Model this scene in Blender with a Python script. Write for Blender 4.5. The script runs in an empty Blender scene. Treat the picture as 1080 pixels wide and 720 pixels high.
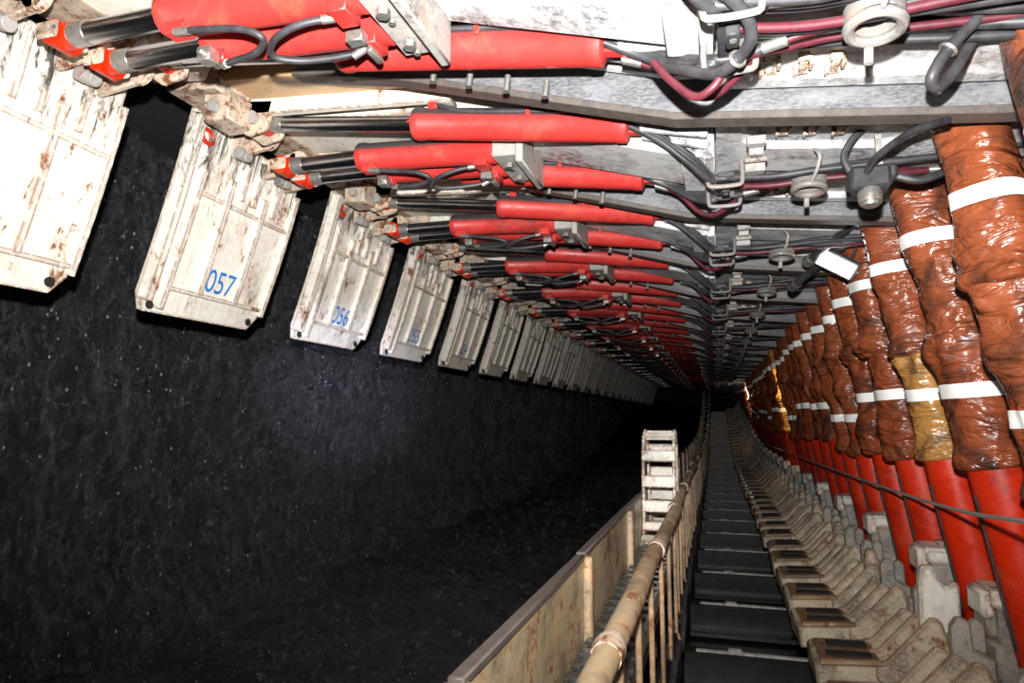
import bpy, math, random
from mathutils import Vector, Matrix, noise
random.seed(7)
D = bpy.data
COL = bpy.context.scene.collection
ZO = 2.4                      # camera height above the trough floor
P = 1.76                      # pitch of the supports along the face
YC = 4.23                     # centre of the support numbered 057
F_PX = 720.0
PSI = math.atan(.2968); TH = math.atan(.1111)
_S, _C, _s, _c = math.sin(PSI), math.cos(PSI), math.sin(TH), math.cos(TH)
RV = Vector((_C, _S, 0)); UV = Vector((_S*_s, -_C*_s, _c)); FV = Vector((-_S*_c, _C*_c, _s))

def at(px, py, Y=None, X=None, Z=None):
    a = (px-540)/F_PX; b = (360-py)/F_PX
    d = FV + a*RV + b*UV
    t = Y/d[1] if Y is not None else (X/d[0] if X is not None else Z/d[2])
    return d*t

def lift(y):
    if y < 22: return 0.0
    return .0058*(y-22)**2 if y < 38 else .0058*256 + .1856*(y-38)*.75

# ------------------------------------------------------------------ materials
def nt_new(name):
    m = D.materials.new(name); m.use_nodes = True
    nt = m.node_tree; nt.nodes.clear()
    out = nt.nodes.new('ShaderNodeOutputMaterial'); b = nt.nodes.new('ShaderNodeBsdfPrincipled')
    nt.links.new(b.outputs[0], out.inputs[0])
    return m, nt, b
def coords(nt, scale=(1, 1, 1)):
    tc = nt.nodes.new('ShaderNodeTexCoord'); oi = nt.nodes.new('ShaderNodeObjectInfo')
    ml = nt.nodes.new('ShaderNodeMath'); ml.operation = 'MULTIPLY'; ml.inputs[1].default_value = 37.0
    nt.links.new(oi.outputs['Random'], ml.inputs[0])
    ad = nt.nodes.new('ShaderNodeVectorMath'); ad.operation = 'ADD'
    nt.links.new(tc.outputs['Object'], ad.inputs[0]); nt.links.new(ml.outputs[0], ad.inputs[1])
    mp = nt.nodes.new('ShaderNodeMapping'); mp.inputs['Scale'].default_value = scale
    nt.links.new(ad.outputs[0], mp.inputs[0])
    return mp.outputs[0]
def noi(nt, co, scale, detail=6, rough=.6, dist=0):
    n = nt.nodes.new('ShaderNodeTexNoise'); n.inputs['Scale'].default_value = scale
    n.inputs['Detail'].default_value = detail; n.inputs['Roughness'].default_value = rough
    n.inputs['Distortion'].default_value = dist
    nt.links.new(co, n.inputs['Vector']); return n.outputs[0]
def ramp(nt, v, stops, mode='LINEAR'):
    r = nt.nodes.new('ShaderNodeValToRGB'); e = r.color_ramp.elements
    r.color_ramp.interpolation = mode
    while len(e) < len(stops): e.new(.5)
    for i, (p, c) in enumerate(stops):
        e[i].position = p
        e[i].color = (c, c, c, 1) if not isinstance(c, tuple) else (*c, 1)
    nt.links.new(v, r.inputs[0]); return r.outputs[0]
def mix(nt, f, a, b, mode='MIX'):
    m = nt.nodes.new('ShaderNodeMix'); m.data_type = 'RGBA'; m.blend_type = mode
    for sock, v in ((m.inputs[0], f), (m.inputs[6], a), (m.inputs[7], b)):
        if isinstance(v, (int, float)): sock.default_value = v
        elif isinstance(v, tuple): sock.default_value = (*v, 1)
        else: nt.links.new(v, sock)
    return m.outputs[2]
def bump(nt, b, h, strength=.3, dist=.01):
    n = nt.nodes.new('ShaderNodeBump'); n.inputs['Strength'].default_value = strength
    n.inputs['Distance'].default_value = dist
    nt.links.new(h, n.inputs['Height']); nt.links.new(n.outputs[0], b.inputs['Normal'])
def upmask(nt, lo=.35, hi=.8):
    g = nt.nodes.new('ShaderNodeNewGeometry'); s = nt.nodes.new('ShaderNodeSeparateXYZ')
    nt.links.new(g.outputs['Normal'], s.inputs[0])
    return ramp(nt, s.outputs[2], [(lo, 0.0), (hi, 1.0)])

def painted(name, col, rust=.45, dirt=.45, rustcol=(.22, .07, .02), dirtcol=(.03, .027, .025), rough=.5,
            scale=1.0, dust=None, metallic=0.0, streak=(1, 1, 1), edge=0, soot=None):
    """paint with rust speckle, coal grime, optional dust on the upward faces"""
    m, nt, b = nt_new(name)
    co = coords(nt, streak)
    n1 = noi(nt, co, 3.1*scale, 9, .72, .6); n2 = noi(nt, co, 1.7*scale, 7, .7); n3 = noi(nt, co, 22*scale, 5, .7)
    tone = ramp(nt, n3, [(.3, tuple(c*.82 for c in col)), (.7, tuple(min(1, c*1.08) for c in col))])
    n4 = noi(nt, co, 11*scale, 7, .75, .3)
    av = nt.nodes.new('ShaderNodeMath'); av.operation = 'MULTIPLY_ADD'; nt.links.new(n4, av.inputs[0]); av.inputs[1].default_value = .45
    a2 = nt.nodes.new('ShaderNodeMath'); a2.operation = 'MULTIPLY'; nt.links.new(n1, a2.inputs[0]); a2.inputs[1].default_value = .55; nt.links.new(a2.outputs[0], av.inputs[2])
    rm = ramp(nt, av.outputs[0], [(.51+.12*(1-rust), 0.0), (.56+.12*(1-rust), 1.0)])
    if edge:
        bv = nt.nodes.new('ShaderNodeBevel'); bv.samples = 4; bv.inputs['Radius'].default_value = edge
        ge = nt.nodes.new('ShaderNodeNewGeometry'); dt = nt.nodes.new('ShaderNodeVectorMath'); dt.operation = 'DOT_PRODUCT'
        nt.links.new(bv.outputs[0], dt.inputs[0]); nt.links.new(ge.outputs['Normal'], dt.inputs[1])
        em = ramp(nt, dt.outputs['Value'], [(.93, 1.0), (.999, 0.0)])
        eb = nt.nodes.new('ShaderNodeMath'); eb.operation = 'MULTIPLY'; nt.links.new(em, eb.inputs[0]); nt.links.new(ramp(nt, n3, [(.40, 0.0), (.50, .95)]), eb.inputs[1])
        mxx = nt.nodes.new('ShaderNodeMath'); mxx.operation = 'MAXIMUM'; nt.links.new(eb.outputs[0], mxx.inputs[0]); nt.links.new(rm, mxx.inputs[1]); rm = mxx.outputs[0]
    stain = ramp(nt, n1, [(.42+.14*(1-rust), 0.0), (.54+.14*(1-rust), .55)])
    tone = mix(nt, stain, tone, tuple(min(1, c*.55+r_*1.0) for c, r_ in zip(col, rustcol)))
    c1 = mix(nt, rm, tone, ramp(nt, n3, [(.3, tuple(c*.5 for c in rustcol)), (.65, rustcol)]))
    dm = ramp(nt, n2, [(.42+.16*(1-dirt), 0.0), (.60+.16*(1-dirt), .95)])
    mm = nt.nodes.new('ShaderNodeMath'); mm.operation = 'MULTIPLY'
    nt.links.new(dm, mm.inputs[0]); nt.links.new(ramp(nt, n3, [(.36, 1.0), (.62, .25)]), mm.inputs[1])
    c2 = mix(nt, mm.outputs[0], c1, dirtcol)
    # grime plus painted light falloff, darker along the row (object colour = brightness)
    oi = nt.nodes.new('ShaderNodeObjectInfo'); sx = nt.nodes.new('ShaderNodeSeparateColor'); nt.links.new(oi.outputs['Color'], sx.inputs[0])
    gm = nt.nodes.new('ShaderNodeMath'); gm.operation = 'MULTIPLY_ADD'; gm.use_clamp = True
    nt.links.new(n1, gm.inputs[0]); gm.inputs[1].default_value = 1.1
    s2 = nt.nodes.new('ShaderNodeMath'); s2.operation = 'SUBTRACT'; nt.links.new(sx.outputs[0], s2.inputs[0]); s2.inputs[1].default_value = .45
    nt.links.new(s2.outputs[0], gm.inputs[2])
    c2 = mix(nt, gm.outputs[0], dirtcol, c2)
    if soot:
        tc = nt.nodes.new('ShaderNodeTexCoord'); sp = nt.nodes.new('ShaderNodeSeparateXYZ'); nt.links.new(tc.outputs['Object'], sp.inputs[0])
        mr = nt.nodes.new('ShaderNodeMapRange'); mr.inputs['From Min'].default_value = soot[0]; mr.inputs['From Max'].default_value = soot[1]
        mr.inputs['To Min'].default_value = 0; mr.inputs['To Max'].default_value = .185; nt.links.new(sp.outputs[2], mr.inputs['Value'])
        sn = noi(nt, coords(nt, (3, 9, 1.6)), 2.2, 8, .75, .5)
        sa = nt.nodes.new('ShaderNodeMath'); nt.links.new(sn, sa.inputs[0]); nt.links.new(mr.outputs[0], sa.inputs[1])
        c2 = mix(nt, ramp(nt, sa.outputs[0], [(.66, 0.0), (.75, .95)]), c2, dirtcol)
    if dust is not None:
        c2 = mix(nt, upmask(nt, -.12, .34), c2, dust)
    nt.links.new(c2, b.inputs['Base Color'])
    b.inputs['Metallic'].default_value = metallic
    nt.links.new(ramp(nt, n1, [(.4, rough-.12), (.7, min(1, rough+.3))]), b.inputs['Roughness'])
    bump(nt, b, n3, .25, .004)
    return m

def simple(name, col, rough=.5, metallic=0.0, var=.25, sc=14, bstr=.15, spec=.5):
    m, nt, b = nt_new(name); co = coords(nt)
    n = noi(nt, co, sc, 6, .65)
    nt.links.new(ramp(nt, n, [(.3, tuple(c*(1-var) for c in col)), (.7, tuple(min(1, c*(1+var)) for c in col))]), b.inputs['Base Color'])
    b.inputs['Roughness'].default_value = rough; b.inputs['Metallic'].default_value = metallic
    b.inputs['Specular IOR Level'].default_value = spec
    bump(nt, b, n, bstr, .004)
    return m

M = {}
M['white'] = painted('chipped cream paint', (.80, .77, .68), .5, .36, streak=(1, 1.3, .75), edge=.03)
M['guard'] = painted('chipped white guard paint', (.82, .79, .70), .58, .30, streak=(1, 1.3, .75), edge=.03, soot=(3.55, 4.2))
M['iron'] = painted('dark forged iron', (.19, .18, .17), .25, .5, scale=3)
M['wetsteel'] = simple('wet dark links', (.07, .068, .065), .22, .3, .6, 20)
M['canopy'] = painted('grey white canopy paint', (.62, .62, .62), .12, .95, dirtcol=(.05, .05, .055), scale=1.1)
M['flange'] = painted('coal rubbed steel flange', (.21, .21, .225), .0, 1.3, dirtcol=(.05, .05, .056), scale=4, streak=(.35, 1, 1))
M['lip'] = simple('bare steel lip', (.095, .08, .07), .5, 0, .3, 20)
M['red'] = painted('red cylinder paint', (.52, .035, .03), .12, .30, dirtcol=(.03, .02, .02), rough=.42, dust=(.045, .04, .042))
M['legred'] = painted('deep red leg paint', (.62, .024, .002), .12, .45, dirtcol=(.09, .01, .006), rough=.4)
M['chrome'] = simple('dark chromed rod', (.5, .5, .54), .2, 1.0, .1, 6, .0)
M['steel'] = simple('zinc fitting', (.42, .41, .38), .38, .8, .3, 40)
M['greysteel'] = painted('grimy clip steel', (.33, .32, .30), .3, .6, scale=3)
M['rubber'] = simple('black rubber hose', (.035, .034, .038), .5, 0, .7, 9)
M['rubberred'] = simple('dusty red hose', (.085, .012, .02), .5, 0, .4, 20)
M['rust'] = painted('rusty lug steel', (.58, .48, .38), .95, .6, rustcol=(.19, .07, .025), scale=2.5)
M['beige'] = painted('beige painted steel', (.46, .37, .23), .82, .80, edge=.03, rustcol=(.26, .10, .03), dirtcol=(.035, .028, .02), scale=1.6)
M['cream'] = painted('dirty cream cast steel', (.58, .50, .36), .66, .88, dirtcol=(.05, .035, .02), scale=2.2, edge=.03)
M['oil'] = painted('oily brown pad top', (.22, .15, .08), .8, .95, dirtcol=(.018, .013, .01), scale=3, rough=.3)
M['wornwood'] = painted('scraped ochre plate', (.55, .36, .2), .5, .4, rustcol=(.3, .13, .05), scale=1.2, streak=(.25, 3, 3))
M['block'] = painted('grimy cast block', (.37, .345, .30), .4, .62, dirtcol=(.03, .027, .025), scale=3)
M['deck'] = simple('wet black steel', (.018, .017, .017), .35, .3, .5, 9, .4)
M['ledge'] = painted('worn beam edge', (.50, .48, .45), .3, .75, scale=5, rough=.35, dirtcol=(.012, .012, .012))
M['blue'] = simple('blue stencil paint', (.02, .18, .55), .6, 0, .3, 60)
M['bore'] = simple('dark bore', (.01, .008, .007), .8)
M['band'] = simple('silver reflective tape', (.93, .93, .9), .35, 0, .06, 60, .2)
M['lampbody'] = simple('grey lamp housing', (.12, .12, .12), .4, .5)
M['wire'] = simple('bright wire rope', (.42, .42, .40), .35, .3, .4, 120)

def emis(name, col, s):
    m, nt, b = nt_new(name)
    b.inputs['Base Color'].default_value = (*col, 1)
    b.inputs['Emission Color'].default_value = (*col, 1); b.inputs['Emission Strength'].default_value = s
    return m
M['led'] = emis('led panel', (.93, .97, 1), 14)
M['warmled'] = emis('warm tube', (1, .86, .6), 12)

def sleeve_mat(name, col, dark=(.03, .018, .014), amount=.5):
    m, nt, b = nt_new(name); co = coords(nt)
    n1 = noi(nt, co, 2.0, 5, .6, 1.6); n2 = noi(nt, co, 9, 6, .6, 1.5); n3 = noi(nt, co, 1.3, 4, .6)
    cc = ramp(nt, n2, [(.3, tuple(c*.72 for c in col)), (.6, col), (.8, tuple(min(1, c*1.2) for c in col))])
    c2 = mix(nt, ramp(nt, n1, [(.62-.12*amount, 0.0), (.80-.12*amount, .85)]), cc, dark)
    nt.links.new(c2, b.inputs['Base Color'])
    nt.links.new(ramp(nt, n3, [(.35, .2), (.65, .4)]), b.inputs['Roughness'])
    b.inputs['Specular IOR Level'].default_value = .75
    # long creases
    mp = nt.nodes.new('ShaderNodeMapping'); mp.inputs['Scale'].default_value = (1, 1, 3.2)
    nt.links.new(co, mp.inputs[0]); w = noi(nt, mp.outputs[0], 3.2, 3, .45, 1.6)
    bump(nt, b, w, .8, .08)
    return m
M['sleeve'] = sleeve_mat('orange brown vinyl', (.29, .072, .026), amount=1.0)
M['sleeve2'] = sleeve_mat('darker brown vinyl', (.27, .06, .02), amount=1.2)
M['tan'] = sleeve_mat('tan yellow vinyl', (.50, .24, .06), amount=.8)

def coal_mat(name, base=.012, stretch=(1, 1, .45)):
    m, nt, b = nt_new(name); co = coords(nt, stretch)
    n1 = noi(nt, co, 4, 10, .7, .8); n2 = noi(nt, co, 30, 7, .75); n3 = noi(nt, co, .9, 4, .5)
    v = nt.nodes.new('ShaderNodeTexVoronoi'); v.inputs['Scale'].default_value = 15; nt.links.new(co, v.inputs['Vector'])
    nt.links.new(ramp(nt, n1, [(.3, (base*.4, base*.4, base*.45)), (.72, (base*1.8, base*1.85, base*2.1))]), b.inputs['Base Color'])
    nt.links.new(ramp(nt, n3, [(.35, .16), (.62, .34)]), b.inputs['Roughness'])
    b.inputs['Specular IOR Level'].default_value = .9
    v2 = nt.nodes.new('ShaderNodeTexVoronoi'); v2.inputs['Scale'].default_value = 34; nt.links.new(co, v2.inputs['Vector'])
    sep = nt.nodes.new('ShaderNodeSeparateColor'); nt.links.new(v2.outputs['Color'], sep.inputs[0])
    pick = ramp(nt, sep.outputs[0], [(.93, 0.0), (.96, 1.0)]); near = ramp(nt, v2.outputs['Distance'], [(.18, 1.0), (.32, 0.0)])
    gl = nt.nodes.new('ShaderNodeMath'); gl.operation = 'MULTIPLY'; nt.links.new(pick, gl.inputs[0]); nt.links.new(near, gl.inputs[1])  # sparse pale specks, glints painted into the coal colour
    n5 = noi(nt, co, 13, 8, .8, 1.0)
    body = ramp(nt, n5, [(.40, (base*.25,)*3), (.56, (base*1.3, base*1.35, base*1.5)), (.68, (base*5, base*5.2, base*5.8))])
    nt.links.new(mix(nt, gl.outputs[0], body, (.5, .52, .6)), b.inputs['Base Color'])
    mx = mix(nt, .35, n1, v.outputs['Distance']); mx2 = mix(nt, .45, mx, n2)
    bump(nt, b, mx2, 1.0, .14)
    return m
M['coal'] = coal_mat('glossy black coal', .028)
M['coalfloor'] = coal_mat('coal fines', .016, (1, 1, 1))
M['rock'] = simple('dark rock roof', (.02, .02, .022), .8)

SPLIT = {'hinge_lug', 'hook', 'valve_fitting', 'port_block', 'ram_lug', 'sliding_plate', 'ram_pin', 'stiffener', 'plug_fitting', 'anchor_bolt', 'clamp_bolt', 'bolt_hole', 'clevis', 'hinge_pin', 'base', 'hose_ferrule', 'ram_bracket'}
# ------------------------------------------------------------------ mesh builder
class MB:
    def __init__(s): s.v = []; s.f = []
    def add(s, vs, fs):
        o = len(s.v); s.v += [Vector(v) for v in vs]; s.f += [tuple(i+o for i in f) for f in fs]
    def box(s, c, size, rot=None):
        hx, hy, hz = (d/2 for d in size)
        vs = [Vector((x, y, z)) for x in (-hx, hx) for y in (-hy, hy) for z in (-hz, hz)]
        if rot is not None: vs = [rot @ v for v in vs]
        c = Vector(c)
        s.add([v+c for v in vs], [(0, 1, 3, 2), (4, 6, 7, 5), (0, 4, 5, 1), (2, 3, 7, 6), (0, 2, 6, 4), (1, 5, 7, 3)]); return s
    def prism(s, prof, y0, y1, axis='y'):
        n = len(prof)
        mk = {'y': lambda a, b, t: (a, t, b), 'x': lambda a, b, t: (t, a, b), 'z': lambda a, b, t: (a, b, t)}[axis]
        vs = [mk(a, b, y0) for a, b in prof] + [mk(a, b, y1) for a, b in prof]
        fs = [(i, (i+1) % n, n+(i+1) % n, n+i) for i in range(n)]
        fs += [tuple(range(n-1, -1, -1)), tuple(range(n, 2*n))]
        s.add(vs, fs); return s
    def beam(s, p0, p1, w, h, up=Vector((0, 0, 1))):
        p0, p1 = Vector(p0), Vector(p1); d = (p1-p0).normalized()
        a = d.cross(Vector(up)); a = a.normalized() if a.length > 1e-4 else Vector((1, 0, 0)); b = a.cross(d).normalized()
        vs = [p+a*x*w/2+b*y*h/2 for p in (p0, p1) for x, y in ((-1, -1), (1, -1), (1, 1), (-1, 1))]
        s.add(vs, [(0, 1, 2, 3), (7, 6, 5, 4), (0, 4, 5, 1), (1, 5, 6, 2), (2, 6, 7, 3), (3, 7, 4, 0)]); return s
    def tube(s, pts, r, n=8, caps=True):
        pts = [Vector(p) for p in pts]; rs = r if isinstance(r, (list, tuple)) else [r]*len(pts)
        vs = []; ref = None
        for i, p in enumerate(pts):
            d = (pts[min(i+1, len(pts)-1)]-pts[max(i-1, 0)])
            d = d.normalized() if d.length > 1e-9 else Vector((0, 0, 1))
            if ref is None:
                ref = Vector((0, 0, 1)) if abs(d.z) < .9 else Vector((1, 0, 0))
            a = d.cross(ref)
            if a.length < 1e-4: a = d.cross(Vector((0, 1, .3)))
            a.normalize(); b = a.cross(d).normalized(); ref = b
            for j in range(n):
                t = 2*math.pi*j/n; vs.append(p+(a*math.cos(t)+b*math.sin(t))*rs[i])
        fs = [(i*n+j, i*n+(j+1) % n, (i+1)*n+(j+1) % n, (i+1)*n+j) for i in range(len(pts)-1) for j in range(n)]
        if caps: fs += [tuple(range(n-1, -1, -1)), tuple(range((len(pts)-1)*n, len(pts)*n))]
        s.add(vs, fs); return s
    def ring(s, c, axis, R, r, n=20, m=8, sx=1.0):
        axis = Vector(axis).normalized(); a = axis.orthogonal().normalized(); b = axis.cross(a)
        vs = []
        for i in range(n):
            t = 2*math.pi*i/n; d = a*math.cos(t)*sx+b*math.sin(t)
            for j in range(m):
                u = 2*math.pi*j/m; vs.append(Vector(c)+d*(R+r*math.cos(u))+axis*r*math.sin(u))
        fs = [(i*m+j, ((i+1) % n)*m+j, ((i+1) % n)*m+(j+1) % m, i*m+(j+1) % m) for i in range(n) for j in range(m)]
        s.add(vs, fs); return s
    def build(s, name, mat, parent=None, base=(0, 0, 0), bevel=0, smooth=40, loc=None):
        if name in SPLIT and len(s.f) > 0:      # every separate piece becomes an object of its own
            up = list(range(len(s.v)))
            def find(a):
                while up[a] != a: up[a] = up[up[a]]; a = up[a]
                return a
            for f in s.f:
                for q in f[1:]: up[find(q)] = find(f[0])
            comp = {}
            for f in s.f: comp.setdefault(find(f[0]), []).append(f)
            if len(comp) > 1:
                for fs in comp.values():
                    ids = sorted({q for f in fs for q in f}); mp = {q: k for k, q in enumerate(ids)}
                    t = MB(); t.v = [s.v[q] for q in ids]; t.f = [tuple(mp[q] for q in f) for f in fs]
                    o = t.build(name, mat, parent, base, bevel, smooth, loc)
                return o
        base = Vector(base); me = D.meshes.new(name)
        me.from_pydata([tuple(v-base) for v in s.v], [], s.f); me.update()
        import bmesh
        bm = bmesh.new(); bm.from_mesh(me); bmesh.ops.recalc_face_normals(bm, faces=bm.faces); bm.to_mesh(me); bm.free()
        me.materials.append(M[mat] if isinstance(mat, str) else mat)
        if smooth:
            me.polygons.foreach_set('use_smooth', [True]*len(me.polygons)); me.set_sharp_from_angle(angle=math.radians(smooth))
        o = D.objects.new(name, me); COL.objects.link(o)
        if parent: o.parent = parent
        if loc is not None: o.location = loc
        if bevel:
            b = o.modifiers.new('bevel', 'BEVEL'); b.width = bevel; b.segments = 1; b.limit_method = 'ANGLE'; b.angle_limit = .6
        return o

def spline(pts, n=8):
    pts = [Vector(p) for p in pts]; out = []
    for i in range(len(pts)-1):
        p0 = pts[max(i-1, 0)]; p1 = pts[i]; p2 = pts[i+1]; p3 = pts[min(i+2, len(pts)-1)]
        for k in range(n):
            t = k/n
            out.append(.5*((2*p1)+(p2-p0)*t+(2*p0-5*p1+4*p2-p3)*t*t+(3*p1-p0-3*p2+p3)*t**3))
    out.append(pts[-1]); return out

def tag(o, label=None, cat=None, group=None, kind=None):
    for k, v in (('label', label), ('category', cat), ('group', group), ('kind', kind)):
        if v: o[k] = v
    if cat and not kind: o['kind'] = 'thing'
    return o
def empty(name, loc, label=None, cat=None, group=None):
    o = D.objects.new(name, None); COL.objects.link(o); o.location = loc; o.empty_display_size = .2
    return tag(o, label, cat, group)
def kids(): 
    d = {}
    for o in COL.objects:
        if o.parent: d.setdefault(o.parent.name, []).append(o)
    return d
def copy_tree(o, kd, skip=(), parent=None):
    c = o.copy(); COL.objects.link(c); c.parent = parent
    for ch in kd.get(o.name, []):
        if ch.name.split('.')[0] in skip: continue
        copy_tree(ch, kd, skip, c)
    return c

# ------------------------------------------------------------------ roof support
BASE = Vector((1.9, 0, -2.3))     # origin of a support, relative to the camera's height line
def prof(x):                      # underside of the canopy flange
    pts = [(-3.15, 2.2), (-1.7, 1.93), (-.15, 1.49), (1.25, 1.34), (3.2, 1.2)]
    for (a, za), (b, zb) in zip(pts, pts[1:]):
        if x <= b: return za+(zb-za)*(x-a)/(b-a)
    return pts[-1][1]
def strip(xs, lo, hi):            # closed profile between flange+lo and flange+hi
    return [(x, prof(x)+lo) for x in xs]+[(x, prof(x)+hi) for x in reversed(xs)]

def rounded_slot(mb, x0, x1, y0, y1, z, w, n=6, r=.1):
    pts = []
    for cx, cy, a0 in ((x1-r, y1-r, 0), (x0+r, y1-r, 90), (x0+r, y0+r, 180), (x1-r, y0+r, 270)):
        for k in range(n+1):
            a = math.radians(a0+90*k/n); pts.append((cx+r*math.cos(a), cy+r*math.sin(a)))
    pts.append(pts[0])
    mb.tube([(x, y, prof(x)+z) for x, y in pts], w, 6, False)

def recess(mb, x0, x1, y0, y1, X0, X1, Y0, Y1, zb, zt, n=7, r=.17):
    """flat plate with a rounded opening and the wall of the opening"""
    pts = []
    for cx, cy, a0 in ((x1-r, y1-r, 0), (x0+r, y1-r, 90), (x0+r, y0+r, 180), (x1-r, y0+r, 270)):
        for k in range(n+1):
            a = math.radians(a0+90*k/n); pts.append((cx+r*math.cos(a), cy+r*math.sin(a)))
    cx, cy = (x0+x1)/2, (y0+y1)/2; outp = []
    for q, (x, y) in enumerate(pts):
        c_ = q//(n+1); k = q % (n+1)
        X = (X1, X0, X0, X1)[c_]; Y = (Y1, Y1, Y0, Y0)[c_]
        if (c_ % 2 == 0): ox, oy = (X, y) if k < n/2 else (x, Y)
        else: ox, oy = (x, Y) if k < n/2 else (X, y)
        if k in (3, 4): ox, oy = X, Y
        outp.append((ox, oy))
    N = len(pts)
    V = [(x, y, prof(x)+zb) for x, y in outp]+[(x, y, prof(x)+zb) for x, y in pts]+[(x+(cx-x)*.10, y+(cy-y)*.10, prof(x)+zt) for x, y in pts]+[(x, y, prof(x)+zt) for x, y in outp]
    F = []
    for i in range(N):
        j = (i+1) % N; F += [(i, j, N+j, N+i), (N+i, N+j, 2*N+j, 2*N+i), (i, 3*N+i, 3*N+j, j)]
    mb.add(V, F)
def cylinder(root, a, mid, b, r, rr, name='hydraulic_cylinder', clevis=True, port=1):
    """a: rod end, mid: gland, b: blind end"""
    a, mid, b = Vector(a), Vector(mid), Vector(b); d = (b-mid).normalized()
    m = MB()
    L = (b-mid).length
    prf = [(0, r*.72), (0, r*1.0), (.012, r*1.06), (.05, r*1.06), (.06, r), (L*.5, r), (L-.07, r), (L-.06, r*1.04), (L-.012, r*1.03), (L, r*.8)]
    m.tube([mid+d*t for t, _ in prf], [q for _, q in prf], 24)
    # tapered tongue to the pin
    m.beam(b-d*.02, b+d*.16, .05, .1)
    barrel = m.build(name, 'red', root, BASE, smooth=35)
    rod = MB(); rod.tube([a+(mid-a).normalized()*.05, mid+d*.02], rr, 20)
    rod.build('piston_rod', 'chrome', barrel, BASE)
    e = MB(); e.tube([a-Vector((0, .06, 0)), a+Vector((0, .06, 0))], rr*1.25, 16); e.tube([a, a+(mid-a).normalized()*.07], [rr*1.2, rr*1.2], 16)
    e.build('rod_eye', 'legred', barrel, BASE)
    e = MB(); e.tube([a+(mid-a).normalized()*.07, a+(mid-a).normalized()*.16], [rr*1.12, rr*1.08], 20); e.build('rod_collar', 'steel', barrel, BASE)
    w = MB(); w.beam(a-(mid-a).normalized()*.07+Vector((0, .08, -.0)), a+(mid-a).normalized()*.06+Vector((0, .08, 0)), .02, .085)
    w.beam(a-(mid-a).normalized()*.07-Vector((0, .08, 0)), a+(mid-a).normalized()*.06-Vector((0, .08, 0)), .02, .085)
    w.build('clevis', 'rust', barrel, BASE, bevel=.01)
    return barrel

GUARD_TOP = Vector((-3.30, 0, 2.02)); GUARD_BOT = Vector((-3.71, 0, .72))
def guard_pt(u, v, off=0.0):      # u along the face, v 0..1 down the plate, off = out of the plate towards the walkway
    p = GUARD_TOP.lerp(GUARD_BOT, v); d = (GUARD_BOT-GUARD_TOP).normalized(); nrm = Vector((-d.z, 0, d.x)).normalized()
    if nrm.x < 0: nrm = -nrm
    p = p+nrm*(off+.018*math.sin(v*math.pi)); z = .05*(-u)*(1-v)*2
    return Vector((p.x, u, p.z+z))

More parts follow.
